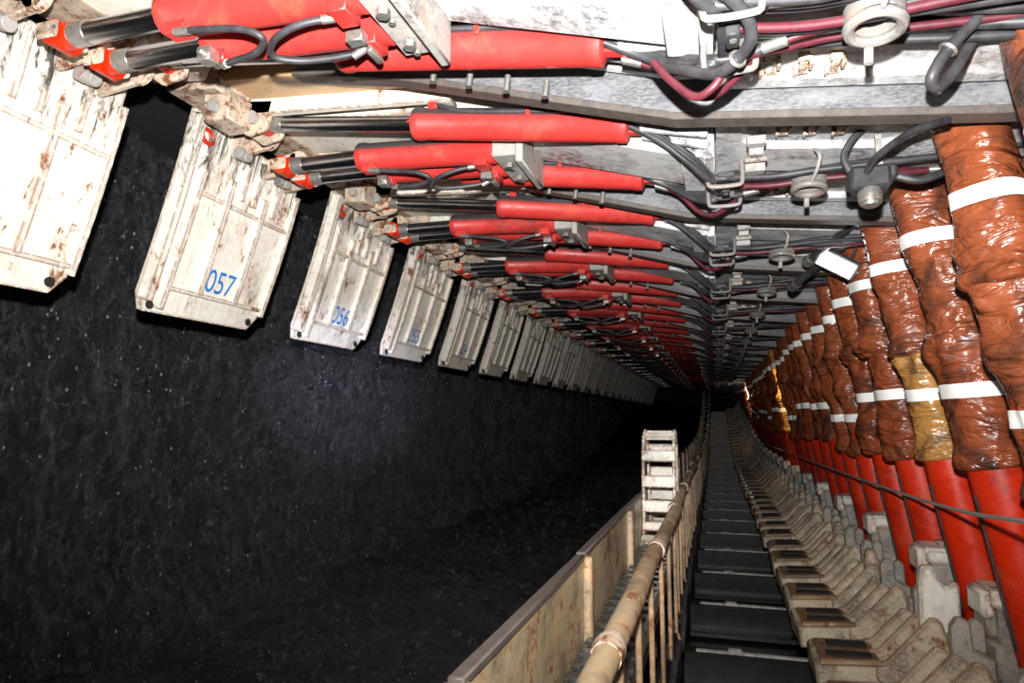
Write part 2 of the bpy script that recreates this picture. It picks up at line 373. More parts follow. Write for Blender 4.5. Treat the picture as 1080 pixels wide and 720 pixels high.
def face_guard(root, number=None, deep=False):
    m = MB()
    # plate outline, chamfered corners
    us = [(-.62, 0), (-.62, .93), (-.56, 1), (.5, 1), (.6, .95), (.62, .6), (.62, .04), (.5, 0)]
    rows = 12; vs = []; fs = []
    def span(v):
        l = -.60-.02*v; r = .60
        if v > .93: l += (v-.93)/.07*.06; r -= (v-.93)/.07*.08
        return l, r
    cols = 6
    for side in (0, 1):
        for i in range(rows+1):
            v = i/rows; l, r = span(v)
            for j in range(cols+1): vs.append(guard_pt(l+(r-l)*j/cols, v, .0 if side else -.045))
    k = (rows+1)*(cols+1)
    for i in range(rows):
        for j in range(cols):
            q = i*(cols+1)+j; fs.append((q, q+1, q+cols+2, q+cols+1)); fs.append((k+q, k+q+cols+1, k+q+cols+2, k+q+1))
    for i in range(rows):
        q = i*(cols+1); fs.append((q, q+cols+1, k+q+cols+1, k+q)); q += cols; fs.append((q, k+q, k+q+cols+1, q+cols+1))
    for j in range(cols):
        fs.append((j, k+j, k+j+1, j+1)); q = rows*(cols+1)+j; fs.append((q, q+1, k+q+1, k+q))
    m.add(vs, fs)
    g = m.build('face_guard', 'guard', root, BASE, smooth=30)
    def rib(u0, v0, u1, v1, w=.035, h=.05, nm='rib', mat='guard', n=8):
        r_ = MB(); 
        a = [guard_pt(u0+(u1-u0)*i/n, v0+(v1-v0)*i/n, h) for i in range(n+1)]; b = [guard_pt(u0+(u1-u0)*i/n, v0+(v1-v0)*i/n, -.01) for i in range(n+1)]
        hor = abs(u1-u0) > abs(v1-v0)
        off = (GUARD_BOT-GUARD_TOP).normalized()*w/2 if hor else Vector((0, w/2, 0))
        V = []; Fs = []
        for p, q in zip(a, b): V += [p-off, p+off, q+off, q-off]
        for i in range(n):
            o = i*4
            for e in range(4): Fs.append((o+e, o+(e+1) % 4, o+4+(e+1) % 4, o+4+e))
        Fs += [(3, 2, 1, 0), tuple(n*4+e for e in range(4))]
        r_.add(V, Fs); return r_.build(nm, mat, g, BASE, smooth=30)
    rib(-.60, .02, -.61, .94, .05, .09, 'edge_flange')
    rib(-.44, .0, -.47, .97, .03, .07, 'edge_flange')
    rib(.59, .1, .59, .9, .03, .05, 'edge_flange')
    for u in (-.14, .24): rib(u, .22, u, .86, .04, .045)
    rib(-.44, .36, .58, .34, .03, .035); rib(-.44, .86, .58, .86, .03, .035)
    for u in (-.02, .12, .36): rib(u, .04, u, .30, .03, .045)
    h = MB()
    for u, v in ((-.52, .965), (.5, .95)):
        c = guard_pt(u, v, .004); h.tube([c, c+Vector((.012, 0, 0))], .03, 16)
    h.build('bolt_hole', 'bore', g, BASE)
    r = MB(); r.ring(guard_pt(-.5, .10, .05), (1, 0, .2), .055, .014, 18, 8); r.build('shackle_ring', 'legred', g, BASE)
    # hinge lugs and pins at the head of the plate
    lg = MB()
    for u, w in ((-.2, .05), (.16, .04), (.42, .04)):
        a = guard_pt(u, .07, .0); lg.beam(a, Vector((-3.02, u, 1.97-.10*u)), w, .15)
        lg.tube([Vector((-3.02, u-w/2, 1.97-.1*u)), Vector((-3.02, u+w/2, 1.97-.1*u))], .085, 16)
    lg.build('hinge_lug', 'rust', g, BASE, bevel=.008)
    pn = MB()
    for u in (-.2, .28): pn.tube([guard_pt(u-.07, .09, .11), guard_pt(u-.02, .09, .11)], .045, 14); pn.tube([guard_pt(u, .09, .10), guard_pt(u, .09, .16)], .04, 14)
    pn.build('hinge_pin', 'greysteel', g, BASE, bevel=.004)
    return g

def number_plate(g, txt, worn=False):
    cu = D.curves.new('number', 'FONT'); cu.body = txt; cu.size = .25; cu.extrude = .0; cu.align_x = 'CENTER'; cu.space_character = .95
    t = D.objects.new('tmp', cu); COL.objects.link(t); bpy.context.view_layer.update()
    me = D.meshes.new_from_object(t.evaluated_get(bpy.context.evaluated_depsgraph_get())); D.objects.remove(t)
    down = (guard_pt(0, .82)-guard_pt(0, .7)).normalized(); n = Vector((-down.z, 0, down.x)); n = n if n.x > 0 else -n
    o = guard_pt(.055, .83, .012)
    for v in me.vertices:
        p = o+Vector((0, v.co.x*.86, 0))+(-down)*v.co.y+Vector((0, 0, -.02*v.co.x)); v.co = p-BASE
    me.materials.clear(); me.materials.append(M['blue']); me.name = 'painted_number'
    ob = D.objects.new('painted_number', me); COL.objects.link(ob); ob.parent = g
    ob['label'] = 'blue stencilled number ' + txt
    return ob

# leg axis: head under the canopy, foot on the base
LEG_T = Vector((1.23, 0, 1.62)); LEG_B = Vector((1.80, 0, -1.62))
LD = (LEG_B-LEG_T)
def sleeve_mesh(seed, t0, t1, kinks, r0=.165, n=44, m=70, fold=.02):
    """wrinkled cloth tube around the leg axis between t0 and t1"""
    ax = LD.normalized(); a = Vector((0, 1, 0)); b = ax.cross(a)
    vs = []
    L = LD.length
    for i in range(m+1):
        t = t0+(t1-t0)*i/m; c = LEG_T+LD*t-LEG_T
        for j in range(n):
            th = 2*math.pi*j/n; s = t*L
            q = Vector((math.cos(th)*.9+seed*3.1, math.sin(th)*.9, s*1.6))
            w = noise.noise(q)*.035
            f1 = noise.noise(Vector((math.cos(th)*1.7+seed, math.sin(th)*1.7+s*1.1, s*4.2+math.sin(th+seed)*1.6)))
            f2 = 1-abs(noise.noise(Vector((math.cos(th)*1.3-seed, math.sin(th)*1.3, s*6+math.cos(th*1.0+seed*2)*2.6))))*2
            amp = .35
            bul = 0
            for kt, kr, kw in kinks:
                g = math.exp(-((t-kt)/kw)**2); bul += kr*g; amp += 1.7*g
            r = r0+w+bul+fold*.7*f1*amp+fold*.45*f2*amp
            r = max(r, .145)
            if i == 0 or i == m: r = max(r-.012, .14)
            vs.append(c+(a*math.cos(th)+b*math.sin(th))*r)
    fs = [(i*n+j, i*n+(j+1) % n, (i+1)*n+(j+1) % n, (i+1)*n+j) for i in range(m) for j in range(n)]
    return vs, fs
def band_mesh(vs, fs_n, m, t0, t1, tb, tw, tilt=0.0, n=44):
    """strip of tape copied from the sleeve surface, a few millimetres proud"""
    out = []; rows = 4
    for i in range(rows+1):
        t = tb-tw/2+tw*i/rows
        for j in range(n):
            tt = t+tilt*math.sin(2*math.pi*j/n)
            g = max(0, min(m-1.001, (tt-t0)/(t1-t0)*m)); k = int(g); f = g-k
            p = vs[k*n+j].lerp(vs[(k+1)*n+j], f); c = LD*tt
            d = (p-c).normalized(); out.append(p+d*.007)
    return out, [(i*n+j, i*n+(j+1) % n, (i+1)*n+(j+1) % n, (i+1)*n+j) for i in range(rows) for j in range(n)]

def leg(root, dy, seed, variant):
    m = MB(); r = .158
    m.tube([LD*.0, LD*.45], r*.72, 28); m.tube([LD*.4, LD*.96], r, 32)
    m.tube([LD*.95, LD*1.0], [r*1.0, r*.7], 32)
    lo = m.build('leg', 'legred', root, loc=(LEG_T-BASE)+Vector((0, dy, 0)), smooth=35)
    pipe = MB(); off = Vector((-.17, -.05, 0)); pipe.tube([LD*.64+off, LD*.9+off], .007, 6); pipe.build('pressure_pipe', 'rubber', lo)
    cap = MB(); cap.tube([LD*-.02, LD*.05], .14, 20); cap.build('leg_head', 'block', lo)
    V = [dict(u=(.02, .335, [(.30, .055, .022), (.33, .01, .02)]), l=(.31, .60, [(.34, -.005, .03), (.53, .045, .05), (.585, .02, .02)]), b=(.155, .44)),
         dict(u=(.02, .30, [(.24, .02, .03), (.285, .05, .018)]), l=(.285, .62, [(.31, .015, .03), (.40, .03, .04), (.5, -.005, .04), (.60, .03, .02)]), b=(.17, .50)),
         dict(u=(.02, .36, [(.35, .03, .02), (.2, -.01, .05)]), l=(.34, .585, [(.37, .02, .03), (.57, .025, .03)]), b=(.165, .45))][variant % 3]
    su = sleeve_mesh(seed, *V['u']); s1 = MB(); s1.add(*su)
    a = s1.build('protective_sleeve', 'sleeve', lo, smooth=180)
    sl = sleeve_mesh(seed+5, *V['l'], r0=.168); s2 = MB(); s2.add(*sl)
    b = s2.build('protective_sleeve', 'sleeve2' if variant != 1 else 'sleeve', lo, smooth=180)
    for mesh, (t0, t1, _), tb in ((su, V['u'], V['b'][0]), (sl, V['l'], V['b'][1])):
        bm_ = MB(); bm_.add(*band_mesh(mesh[0], 44, 70, t0, t1, tb, .026, .006)); bm_.build('reflective_band', 'band', lo, smooth=180)
    return lo

def hose(root, pts, r=.018, mat='rubber', n=8, name='hose', ferr=True):
    m = MB(); sp = spline(pts, 6); m.tube(sp, r, n)
    h = m.build(name, mat, root, BASE, smooth=60)
    if ferr:
        f = MB()
        for a, b in ((sp[0], sp[3]), (sp[-1], sp[-4])):
            f.tube([a, a+(b-a).normalized()*.09], r*1.18, 10)
        f.build('hose_ferrule', 'steel', h, BASE)
    return h

def roof_support(variant=0):
    root = empty('hydraulic_support', (0, 0, 0)); root['kind'] = 'thing'
    # main plate above everything
    xs = [-3.15, -2.4, -1.7, -1.2, -.7, -.15, .4, 1.25, 2.2, 3.2]
    m = MB(); m.prism(strip([-2.3, -1.7, -.15, 1.25, 3.2], .30, .38), -.865, .865)
    cp = m.build('canopy', 'canopy', root, BASE)
    f = MB(); f.prism(strip([-2.35, -1.7, -.15, 1.25, 3.2], .02, .33), -.865, -.82); f.build('side_flange', 'flange', cp, BASE)
    l = MB(); l.prism(strip([-2.38, -1.7, -.15, 1.25, 3.2], -.012, .026), -.872, -.76); l.build('flange_lip', 'lip', cp, BASE, bevel=.004)
    f = MB(); f.prism(strip([-2.35, -1.7, -.15, .1], .17, .33), .80, .84); f.build('side_flange', 'canopy', cp, BASE)
    # white ceiling plate between the legs with deep rounded recess
    m = MB(); m.prism(strip([.08, 1.25, 3.2], .15, .22), -.80, .84)
    m.build('ceiling_plate', 'canopy', cp, BASE)
    for (y0, y1, Y0, Y1) in ((-.76, -.15, -.81, 0.03), (.22, .76, 0.03, .84)):
        r = MB(); recess(r, .18, 1.08, y0, y1, .05, 1.32, Y0, Y1, .112, .155); r.build('recess_rim', 'canopy', cp, BASE)
    m = MB(); m.prism(strip([1.3, 1.5, 2.2], .115, .18), -.81, .84); m.build('leg_plate', 'canopy', cp, BASE, bevel=.01)
    # centre box beam, front end open where the pair of rams is anchored
    m = MB(); m.prism(strip([-1.35, -.8, -.15, .02], .03, .31), -.27, .26)
    m.build('centre_beam', 'canopy', cp, BASE, bevel=.01)
    m = MB(); m.prism(strip([-.15, .02], .0, .05), -.32, .30); m.prism([(-.02, 1.46), (.04, 1.46), (.04, 1.8), (-.02, 1.8)], -.34, .33)
    m.build('beam_end_plate', 'canopy', cp, BASE, bevel=.006)
    # pocket stiffeners
    m = MB()
    for y in (-.62, .62): m.prism(strip([-2.1, -1.7, -.35], .12, .31), y-.012, y+.012)
    m.build('stiffener', 'canopy', cp, BASE)
    # extension beam: ochre scraped plates and pale frame running to the tip
    m = MB()
    for y0, y1 in ((-.80, -.52), (.52, .80)): m.prism([(-3.05, 2.13), (-1.55, 2.02), (-1.55, 2.10), (-3.05, 2.22)], y0, y1)
    m.build('sliding_plate', 'wornwood', cp, BASE, bevel=.006)
    m = MB(); m.prism([(-3.1, 2.08), (-1.3, 1.95), (-1.3, 2.1), (-3.1, 2.25)], -.3, .3)
    for y in (-.5, .48): m.prism([(-3.0, 2.02), (-1.5, 1.93), (-1.5, 2.06), (-3.0, 2.2)], y-.03, y+.03)
    m.build('extension_beam', 'white', cp, BASE, bevel=.008)
    m = MB(); m.prism([(-3.35, 2.1), (-2.95, 2.06), (-2.85, 2.3), (-3.35, 2.32)], -.84, .84)
    m.build('canopy_tip', 'rust', cp, BASE, bevel=.012)
    m = MB()
    for y in (-.43, .43):
        m.prism([(-3.1, 1.98), (-2.95, 1.87), (-2.8, 1.9), (-2.75, 2.1), (-3.1, 2.14)], y-.10, y-.06)
        m.prism([(-3.1, 1.98), (-2.95, 1.87), (-2.8, 1.9), (-2.75, 2.1), (-3.1, 2.14)], y+.06, y+.10)
    m.box((-3.02, -.62, 2.0), (.2, .26, .2)); 
    m.build('ram_lug', 'rust', cp, BASE, bevel=.012)
    m = MB(); 
    for y in (-.43, .43): m.tube([(-2.90, y-.13, 1.985), (-2.90, y-.1, 1.985)], .045, 14)
    m.tube([(-3.02, -.79, 1.98), (-3.02, -.75, 1.98)], .04, 12); m.build('ram_pin', 'greysteel', cp, BASE)
    # rear shield and base
    m = MB(); m.prism([(3.0, 1.35), (3.2, 1.4), (3.9, -1.4), (3.75, -1.5)], -.8, .8); m.build('rear_shield', 'canopy', root, BASE)
    m = MB()
    for s in (-1, 1):
        m.prism([(1.62, -2.3), (1.62, -1.85), (1.8, -1.55), (2.3, -1.5), (2.6, -1.6), (3.8, -1.6), (3.8, -2.3)], s*.44-.28, s*.44+.28)
    m.build('base', 'block', root, BASE, bevel=.015)
    # rams
    for dy in (-.43, .43):
        c = cylinder(root, (-2.89, dy, 1.985), (-1.76, dy, 1.845), (-.42, dy, 1.665), .098, .05)
        # feed pipe strapped along the barrel and blocks
        pb = MB(); pb.box((-1.62, dy-.05, 1.92), (.06, .06, .05)); pb.box((-1.0, dy-.09, 1.78), (.03, .05, .06)); pb.box((-.5, dy-.09, 1.71), (.07, .06, .06))
        pb.build('port_block', 'red', c, BASE, bevel=.005)
        pp = MB(); pp.tube(spline([(-1.6, dy-.06, 1.925), (-1.4, dy-.10, 1.84), (-1.0, dy-.10, 1.785), (-.5, dy-.10, 1.72), (-.36, dy-.1, 1.69)], 6), .014, 8)
        pp.build('feed_hose', 'rubber', c, BASE)
        pf = MB(); pf.tube([(-.46, dy-.1, 1.712), (-.33, dy-.1, 1.69)], .019, 8); pf.tube([(-1.56, dy-.05, 1.93), (-1.47, dy-.07, 1.9)], .019, 8); pf.build('hose_ferrule', 'steel', c, BASE)
        # cream wedge bracket behind the blind end
        w = MB(); w.prism([(-.36, 1.60), (.0, 1.50), (.02, 1.6), (-.36, 1.80)], dy+.04, dy+.075); w.prism([(-.36, 1.60), (.0, 1.52), (.02, 1.6), (-.36, 1.80)], dy-.075, dy-.04)
        w.build('ram_bracket', 'canopy', cp, BASE, bevel=.006)
        w = MB(); w.tube([(-.27, dy-.1, 1.68), (-.27, dy+.1, 1.68)], .04, 16); w.build('ram_pin', 'greysteel', cp, BASE)
    for i, dy in enumerate((-.125, .125)):
        c = cylinder(root, (-2.93, dy, 1.80), (-2.32+.03*i, dy, 1.80), (-1.32, dy, 1.75), .095, .052)
        bl = MB(); bl.box((-2.22, dy-.03, 1.70), (.11, .08, .06)); bl.box((-1.42, dy, 1.68), (.09, .13, .10)); bl.build('port_block', 'red', c, BASE, bevel=.006)
    m = MB(); m.box((-1.24, 0, 1.74), (.16, .5, .18)); m.box((-1.13, 0, 1.72), (.05, .56, .26)); m.build('ram_anchor', 'greysteel', cp, BASE, bevel=.01)
    m = MB()
    for dy in (-.125, .125): m.tube([(-1.24, dy, 1.64), (-1.24, dy, 1.61)], .03, 6); m.tube([(-1.24, dy+.08, 1.64), (-1.24, dy+.08, 1.625)], .016, 6)
    m.build('anchor_bolt', 'steel', cp, BASE)
    # loop hoses on the pair of rams
    hose(root, [(-2.22, -.18, 1.68), (-2.08, -.2, 1.655), (-1.86, -.2, 1.62), (-1.78, -.16, 1.585), (-1.88, -.08, 1.58), (-2.05, -.02, 1.6), (-2.16, 0.06, 1.64)], .016)
    hose(root, [(-1.44, -.1, 1.66), (-1.6, -.16, 1.62), (-1.74, -.14, 1.585), (-1.8, -.06, 1.565), (-1.7, .02, 1.57), (-1.5, .08, 1.60), (-1.42, .1, 1.64)], .016)
    m = MB(); m.box((-2.2, .0, 1.66), (.07, .07, .07)); m.tube([(-2.2, -.06, 1.66), (-2.2, .08, 1.65)], .018, 8); m.tube([(-1.42, .08, 1.62), (-1.42, .2, 1.62)], .02, 8); m.box((-1.43, .0, 1.62), (.08, .06, .05))
    m.build('valve_fitting', 'steel', root, BASE, bevel=.005)
    # row of four plug fittings near the far ram
    m = MB()
    for q in range(4): m.tube([(-1.35+.2*q, .66, 1.82-.055*q), (-1.36+.2*q, .66, 1.74-.055*q)], .016, 8); m.tube([(-1.36+.2*q, .66, 1.745-.055*q), (-1.36+.2*q, .66, 1.735-.055*q)], .02, 8)
    m.build('plug_fitting', 'steel', cp, BASE)
    # hoses from the blind ends sweeping into the clamps
    for dy, q in ((-.43, 1), (.43, -1)):
        for e in range(3):
            z = .02*e
            hose(root, [(-.42, dy-.1+.02*e, 1.68-z), (-.25, dy+q*.03, 1.60-z), (-.08, dy+q*.12, 1.48-z*1.3), (.02, dy*.5+q*.02, 1.40-z*.6), (.12, dy*.42+.025*e, 1.385+z), (.3, dy*.3+.02*e, 1.40+z)], .02, n=8, ferr=(e == 0))
    hose(root, [(-.35, .47, 1.60), (-.2, .46, 1.53), (-.07, .42, 1.38), (.03, .38, 1.335), (.12, .30, 1.36), (.22, .18, 1.40), (.5, .1, 1.42), (.9, .08, 1.43), (1.3, .05, 1.40)], .017, 'rubberred')
    # bundle running back to the leg
    rnd = random.Random(variant+3)
    for e in range(6):
        y = -.14+.055*e; z = 1.39+.02*(e % 3)
        mat = 'rubberred' if e == 3 else 'rubber'
        hose(root, [(.1, y-.05, z), (.35, y, z-.005), (.6, y+rnd.uniform(-.02, .02), z+.005), (.9, y+rnd.uniform(-.03, .03), z+rnd.uniform(-.01, .03)), (1.3, y+rnd.uniform(-.03, .05), z+.02), (1.75, y*1.2, z+.05)], .019, mat, ferr=False)
    # rectangular hose frames
    for dy in (-.2, .19):
        m = MB(); fr = [(-.0, dy-.1), (.0, dy+.1), (.17, dy+.1), (.17, dy-.1), (0, dy-.1)]
        x = .08
        pts = [(x-.08, dy, 1.48), (x-.08, dy, 1.36), (x-.05, dy, 1.335), (x+.08, dy, 1.335), (x+.11, dy, 1.36), (x+.11, dy, 1.48)]
        m.tube(spline(pts, 3), .013, 8); m.build('hose_frame', 'iron', cp, BASE)
    m = MB(); m.box((.1, 0, 1.40), (.10, .42, .035)); m.box((.1, -.02, 1.37), (.05, .1, .06)); m.build('clamp_bar', 'rubber', cp, BASE, bevel=.006)
    m = MB()
    for q in (-.03, .03): m.tube([(.12+q*.6, q+.0, 1.37), (.12+q*.6, q, 1.335)], .014, 6)
    m.build('clamp_bolt', 'steel', cp, BASE)
    # oval ring clamp on a hook
    m = MB(); m.ring((.57, .02, 1.34), (0.05, .10, 1), .085, .02, 28, 8, 1.0); m.tube([(.57, .02, 1.345), (.573, .035, 1.41)], .1, 24, False); m.tube([(.57, .02, 1.345), (.573, .035, 1.41)], .08, 24, False)
    m.build('ring_clamp', 'iron', cp, BASE)
    m = MB(); m.tube(spline([(.58, -.20, 1.50), (.60, -.23, 1.45), (.59, -.20, 1.39), (.57, -.10, 1.345)], 5), .010, 8)
    m.tube([(.57, .12, 1.34), (.565, .12, 1.26)], .016, 8); m.build('hook', 'greysteel', cp, BASE)
    # small shaped clips on the ceiling plate
    for x, y, k in ((.28, .66, 1.25), (.42, .66, 1.0), (.55, .66, 1.0), (.40, -.40, 1.0), (.54, -.40, 1.0), (.68, -.40, 1.0)):
        m = MB(); z = prof(x)+.135
        m.box((x, y-.06, z), (.05*k, .025, .04)); m.box((x, y+.06, z), (.06*k, .02, .04)); m.box((x, y, z-.012), (.03*k, .10, .02)); m.box((x-.03*k, y+.045, z-.01), (.015, .05, .04)); m.box((x+.03*k, y-.02, z-.01), (.015, .07, .04))
        m.build('hose_clip', 'rust' if k < 1.1 else 'white', cp, BASE, bevel=.004)
    m = MB(); m.box((.26, -.40, 1.50), (.10, .08, .05)); m.box((.26, -.30, 1.47), (.08, .14, .06)); m.box((.26, -.20, 1.43), (.11, .07, .07)); m.tube([(.20, -.30, 1.44), (.32, -.30, 1.44)], .02, 10); m.build('shuttle_valve', 'greysteel', cp, BASE, bevel=.008)
    return root

protos = []
for v in range(3):
    r = roof_support(v)
    face_guard(r)
    leg(r, -.44, 1.3+v*2.7, v); leg(r, .44, 9.1+v*4.1, (v+1) % 3)
    protos.append(r)
KD = kids()
ordn = ['fourth', 'fifth', 'sixth', 'seventh', 'eighth']
N_UP = 22
SMALL = ('hose_clip', 'anchor_bolt', 'plug_fitting', 'clamp_bolt', 'bolt_hole', 'hook', 'shackle_ring', 'recess_rim', 'pressure_pipe', 'valve_fitting', 'hose_ferrule', 'flange_lip', 'stiffener', 'shuttle_valve')
used = set()
todo = []
for i in range(-1, N_UP):
    v = (i+1) % 3
    if v not in used: root = protos[v]; used.add(v)
    else: root = copy_tree(protos[v], KD, SMALL if i > 8 else (), None)
    y = YC+P*i
    root.location = (BASE.x, y, ZO+BASE.z)
    root['category'] = 'roof support'; root['group'] = 'hydraulic roof supports along the coal face'
    lab = {-1: 'nearest roof support, its blank rusty white face guard cut by the left picture edge',
           0: 'white roof support whose face guard carries the blue number 057',
           1: 'white roof support whose face guard carries the blue number 056',
           2: 'roof support with ribbed face guard marked 055, behind the one numbered 056',
           3: 'roof support with greyer ribbed face guard, directly behind the one marked 055',
           4: 'roof support second behind the one marked 055, brown sleeves on its red legs'}.get(i)
    if lab is None:
        lab = ('roof support midway along the row, grimy face guard and dim red rams' if i < 11 else
               'small distant roof support in the dark far end of the row')
    root['label'] = lab
    cur = [o for o in COL.objects if o.parent == root]
    if i in (0, 1, 2, 3):
        g = [o for o in cur if o.name.startswith('face_guard')][0]
        number_plate(g, '05%d' % (7-i))
    lf = lift(y)
    falloff = 1.0 if i < 1 else max(.10, (.97 if i == 1 else .88-.10*(i-2)))  # light falloff put into the paint colour, on top of real grime
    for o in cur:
        for q in [o]+[z for z in o.children]: q.color = (falloff, falloff, falloff, 1)
    for o in cur:
        if o.name.startswith('leg') and lf > 0: o.scale.z = (LD.length-lf)/LD.length
        if o.name.startswith('base') or o.name.startswith('rear'): o.location.z += lf*.8
    # the tan sleeve lower on one leg, the brightly lit tan one far off
    lg = sorted([o for o in cur if o.name.startswith('leg')], key=lambda o: o.location.y)
    def recolor(leg_o, mats, which):
        sl = [o for o in COL.objects if o.parent == leg_o and o.name.startswith('protective_sleeve')]
        for o in sl[which]:
            o.data = o.data.copy(); o.data.materials[0] = M[mats]; o['label'] = 'yellowish tan sleeve'
    if i == 1: todo.append((lg[0], 'tan', slice(1, 2)))
    if i == 6: todo.append((lg[1], 'tan', slice(0, 2)))
for t_ in todo: recolor(*t_)

# ------------------------------------------------------------------ the setting
def grid(name, mat, fn, nu, nv, kind='structure', smooth=180):
    vs = [fn(i/nu, j/nv) for i in range(nu+1) for j in range(nv+1)]
    fs = [(i*(nv+1)+j, (i+1)*(nv+1)+j, (i+1)*(nv+1)+j+1, i*(nv+1)+j+1) for i in range(nu) for j in range(nv)]
    m = MB(); m.add(vs, fs); o = m.build(name, mat, smooth=smooth); o['kind'] = kind; return o
def fbm(p, h=.7, o=5): return noise.fractal(Vector(p), h, 2.1, o)
def cell(p):
    d, pts = noise.voronoi(Vector(p)); return noise.cell(pts[0]*7.3)*.5+d[0]
def coal(u, v):
    y = -.5+52*u**2.1; z = -2.5+5.5*v
    x = -5.35+.25*v
    x += .16*fbm((y*.5, z*.5, 3)) + .09*fbm((y*1.9+4, z*.6, 9)) + .05*fbm((y*5, z*1.8, 1))
    x += .09*cell((y*1.3, z*.8, 0)) + .07*cell((y*4.2, z*2.6, 5)) + .03*fbm((y*15, z*9, 2))
    d = y-9.6; x += -.16*(1/(1+math.exp(-max(-30, min(30, 14*(d-.12*z)))))) + .12*math.exp(-((y-7.6-.1*z)/.5)**2)
    if z < -1.3: x += (-1.3-z)**1.3*.75
    return (x, y, z+ZO)
grid('wall_left', 'coal', coal, 620, 190, smooth=0)
def fl(u, v):
    y = -1.5+54*u**1.7; x = -5.2+4.4*v
    z = -2.25+.28*(1-v)**2 + .10*fbm((x*.9, y*.9, 5)) + .05*fbm((x*4, y*4, 7))
    return (x, y, z+ZO+lift(y))
grid('floor', 'coalfloor', fl, 360, 90, smooth=0)
m = MB(); m.add([(-.9, -2, 0), (4.2, -2, 0), (4.2, 21, 0), (-.9, 21, 0), (-.9, 30, .37), (4.2, 30, .37), (-.9, 38, 1.48), (4.2, 38, 1.48), (-.9, 52, 3.4), (4.2, 52, 3.4)],
                [(0, 1, 2, 3), (3, 2, 5, 4), (4, 5, 7, 6), (6, 7, 9, 8)])
o = m.build('floor', 'deck'); o['kind'] = 'structure'; o.location.z = ZO-2.46
m = MB(); m.box((-.5, 24, ZO+2.62), (11, 54, .1)); o = m.build('ceiling', 'rock'); o['kind'] = 'structure'
m = MB(); m.box((4.2, 24, ZO+.1), (.1, 54, 5.2)); o = m.build('wall_right', 'rock'); o['kind'] = 'structure'
m = MB(); m.box((-.5, 51, ZO+.1), (11, .1, 5.2)); o = m.build('wall_back', 'rock'); o['kind'] = 'structure'
# loose coal on the floor by the face
m = MB(); rnd = random.Random(4)
for q in range(1500):
    y = 2.5+rnd.random()**1.5*22; x = -4.3+abs(rnd.gauss(0, 1.2)); 
    if x > -1: continue
    v = (x+5.2)/4.4; z = -2.25+.28*(1-v)**2+.10*fbm((x*.9, y*.9, 5))+.05*fbm((x*4, y*4, 7))
    s = .02+.06*rnd.random()**3
    R = Matrix.Rotation(rnd.random()*6, 3, (rnd.random(), rnd.random(), rnd.random()+.1))
    vs = [R @ Vector((a*rnd.uniform(.6, 1.2)*s, b*rnd.uniform(.6, 1.2)*s, c*rnd.uniform(.4, 1)*s)) for a, b, c in ((1, 0, 0), (-1, 0, 0), (0, 1, 0), (0, -1, 0), (0, 0, 1), (0, 0, -1))]
    m.add([p+Vector((x, y, z+ZO+s*.4)) for p in vs], [(0, 2, 4), (2, 1, 4), (1, 3, 4), (3, 0, 4), (2, 0, 5), (1, 2, 5), (3, 1, 5), (0, 3, 5)])
o = m.build('coal_rubble', 'coal', smooth=0)
tag(o, 'loose black coal crumbs strewn along the foot of the coal face', 'coal', kind='stuff')

def place(o, x, y, z): o.location = (x, y, ZO+z+lift(y)); 
def dup(o, kd): return copy_tree(o, kd)
# ------------------------------------------------------------------ conveyor side plates
NB = 27
def side_plate():
    r = empty('side_plate', (0, 0, 0)); 
    m = MB(); m.box((0, P/2, .55), (.03, P-.03, 1.65)); m.build('panel', 'beige', r, bevel=.004)
    m = MB(); m.box((.0, P/2, 1.385), (.05, P-.02, .03)); m.build('top_edge', 'lip', r, bevel=.006)
    m = MB(); m.box((.035, .02, .57), (.05, .05, 1.62)); m.build('end_rib', 'beige', r, bevel=.006)
    return r
pr = side_plate(); kd = kids()
for i in range(NB):
    o = pr if i == 0 else dup(pr, kd)
    place(o, -.68, 1.75+P*(i-1), -2.08); o.rotation_euler.x = random.uniform(-.006, .006)
    tag(o, 'beige steel side plate, nearest to the camera, black worn top edge' if i == 0 else ('beige rusty side plate before the upright cable chain, past the first tall seam' if i in (1,) else
        'beige side plate with light end just before the upright cable chain' if i == 2 else 'beige conveyor side plate beyond the upright cable chain'), 'steel plate', 'conveyor side plates')
# ------------------------------------------------------------------ handrail sections
def rail():
    r = empty('handrail', (0, 0, 0))
    m = MB(); m.tube([(0, .0, 1.30), (.006, P*.33, 1.305), (-.004, P*.66, 1.295), (0, P, 1.30)], .045, 18); m.build('top_rail', 'beige', r)
    m = MB(); m.tube([(0, -.06, 1.30), (0, .0, 1.303), (0, .06, 1.30)], [.049, .054, .049], 18); m.build('rail_joint', 'rust', r)
    for q in range(3):
        y = .25+P/3*q; m = MB(); m.box((.0, y, .86), (.026, .045, .84)); m.tube([(.0, y, .46), (.02, y-.02, .40), (.03, y-.05, .37)], .012, 8)
        m.build('post', 'beige', r, bevel=.004)
    m = MB(); m.box((-.03, P/2, .18), (.03, P-.02, .75)); m.build('kick_plate', 'deck', r, bevel=.004)
    m = MB(); rr = random.Random(5); m.tube(spline([(.035, q*.22, .42+rr.uniform(-.08, .06)) for q in range(9)], 5), .022, 8); m.build('trailing_cable', 'rubber', r)
    return r
pr = rail(); kd = kids()
for i in range(NB):
    o = pr if i == 0 else dup(pr, kd)
    place(o, -.345+random.uniform(-.008, .008) if i > 1 else -.345, .47+P*i, -2.03)
    o.rotation_euler.z = random.uniform(-.012, .012) if i > 1 else 0
    tag(o, ['nearest beige tube handrail section, rusty round joint at its near end', 'second handrail section from the camera, starting at the rusty weld joint', 'third handrail section, beside the upright cable chain'][i] if i < 3 else 'slim beige handrail section beyond the upright cable chain', 'handrail', 'handrail sections along the conveyor')
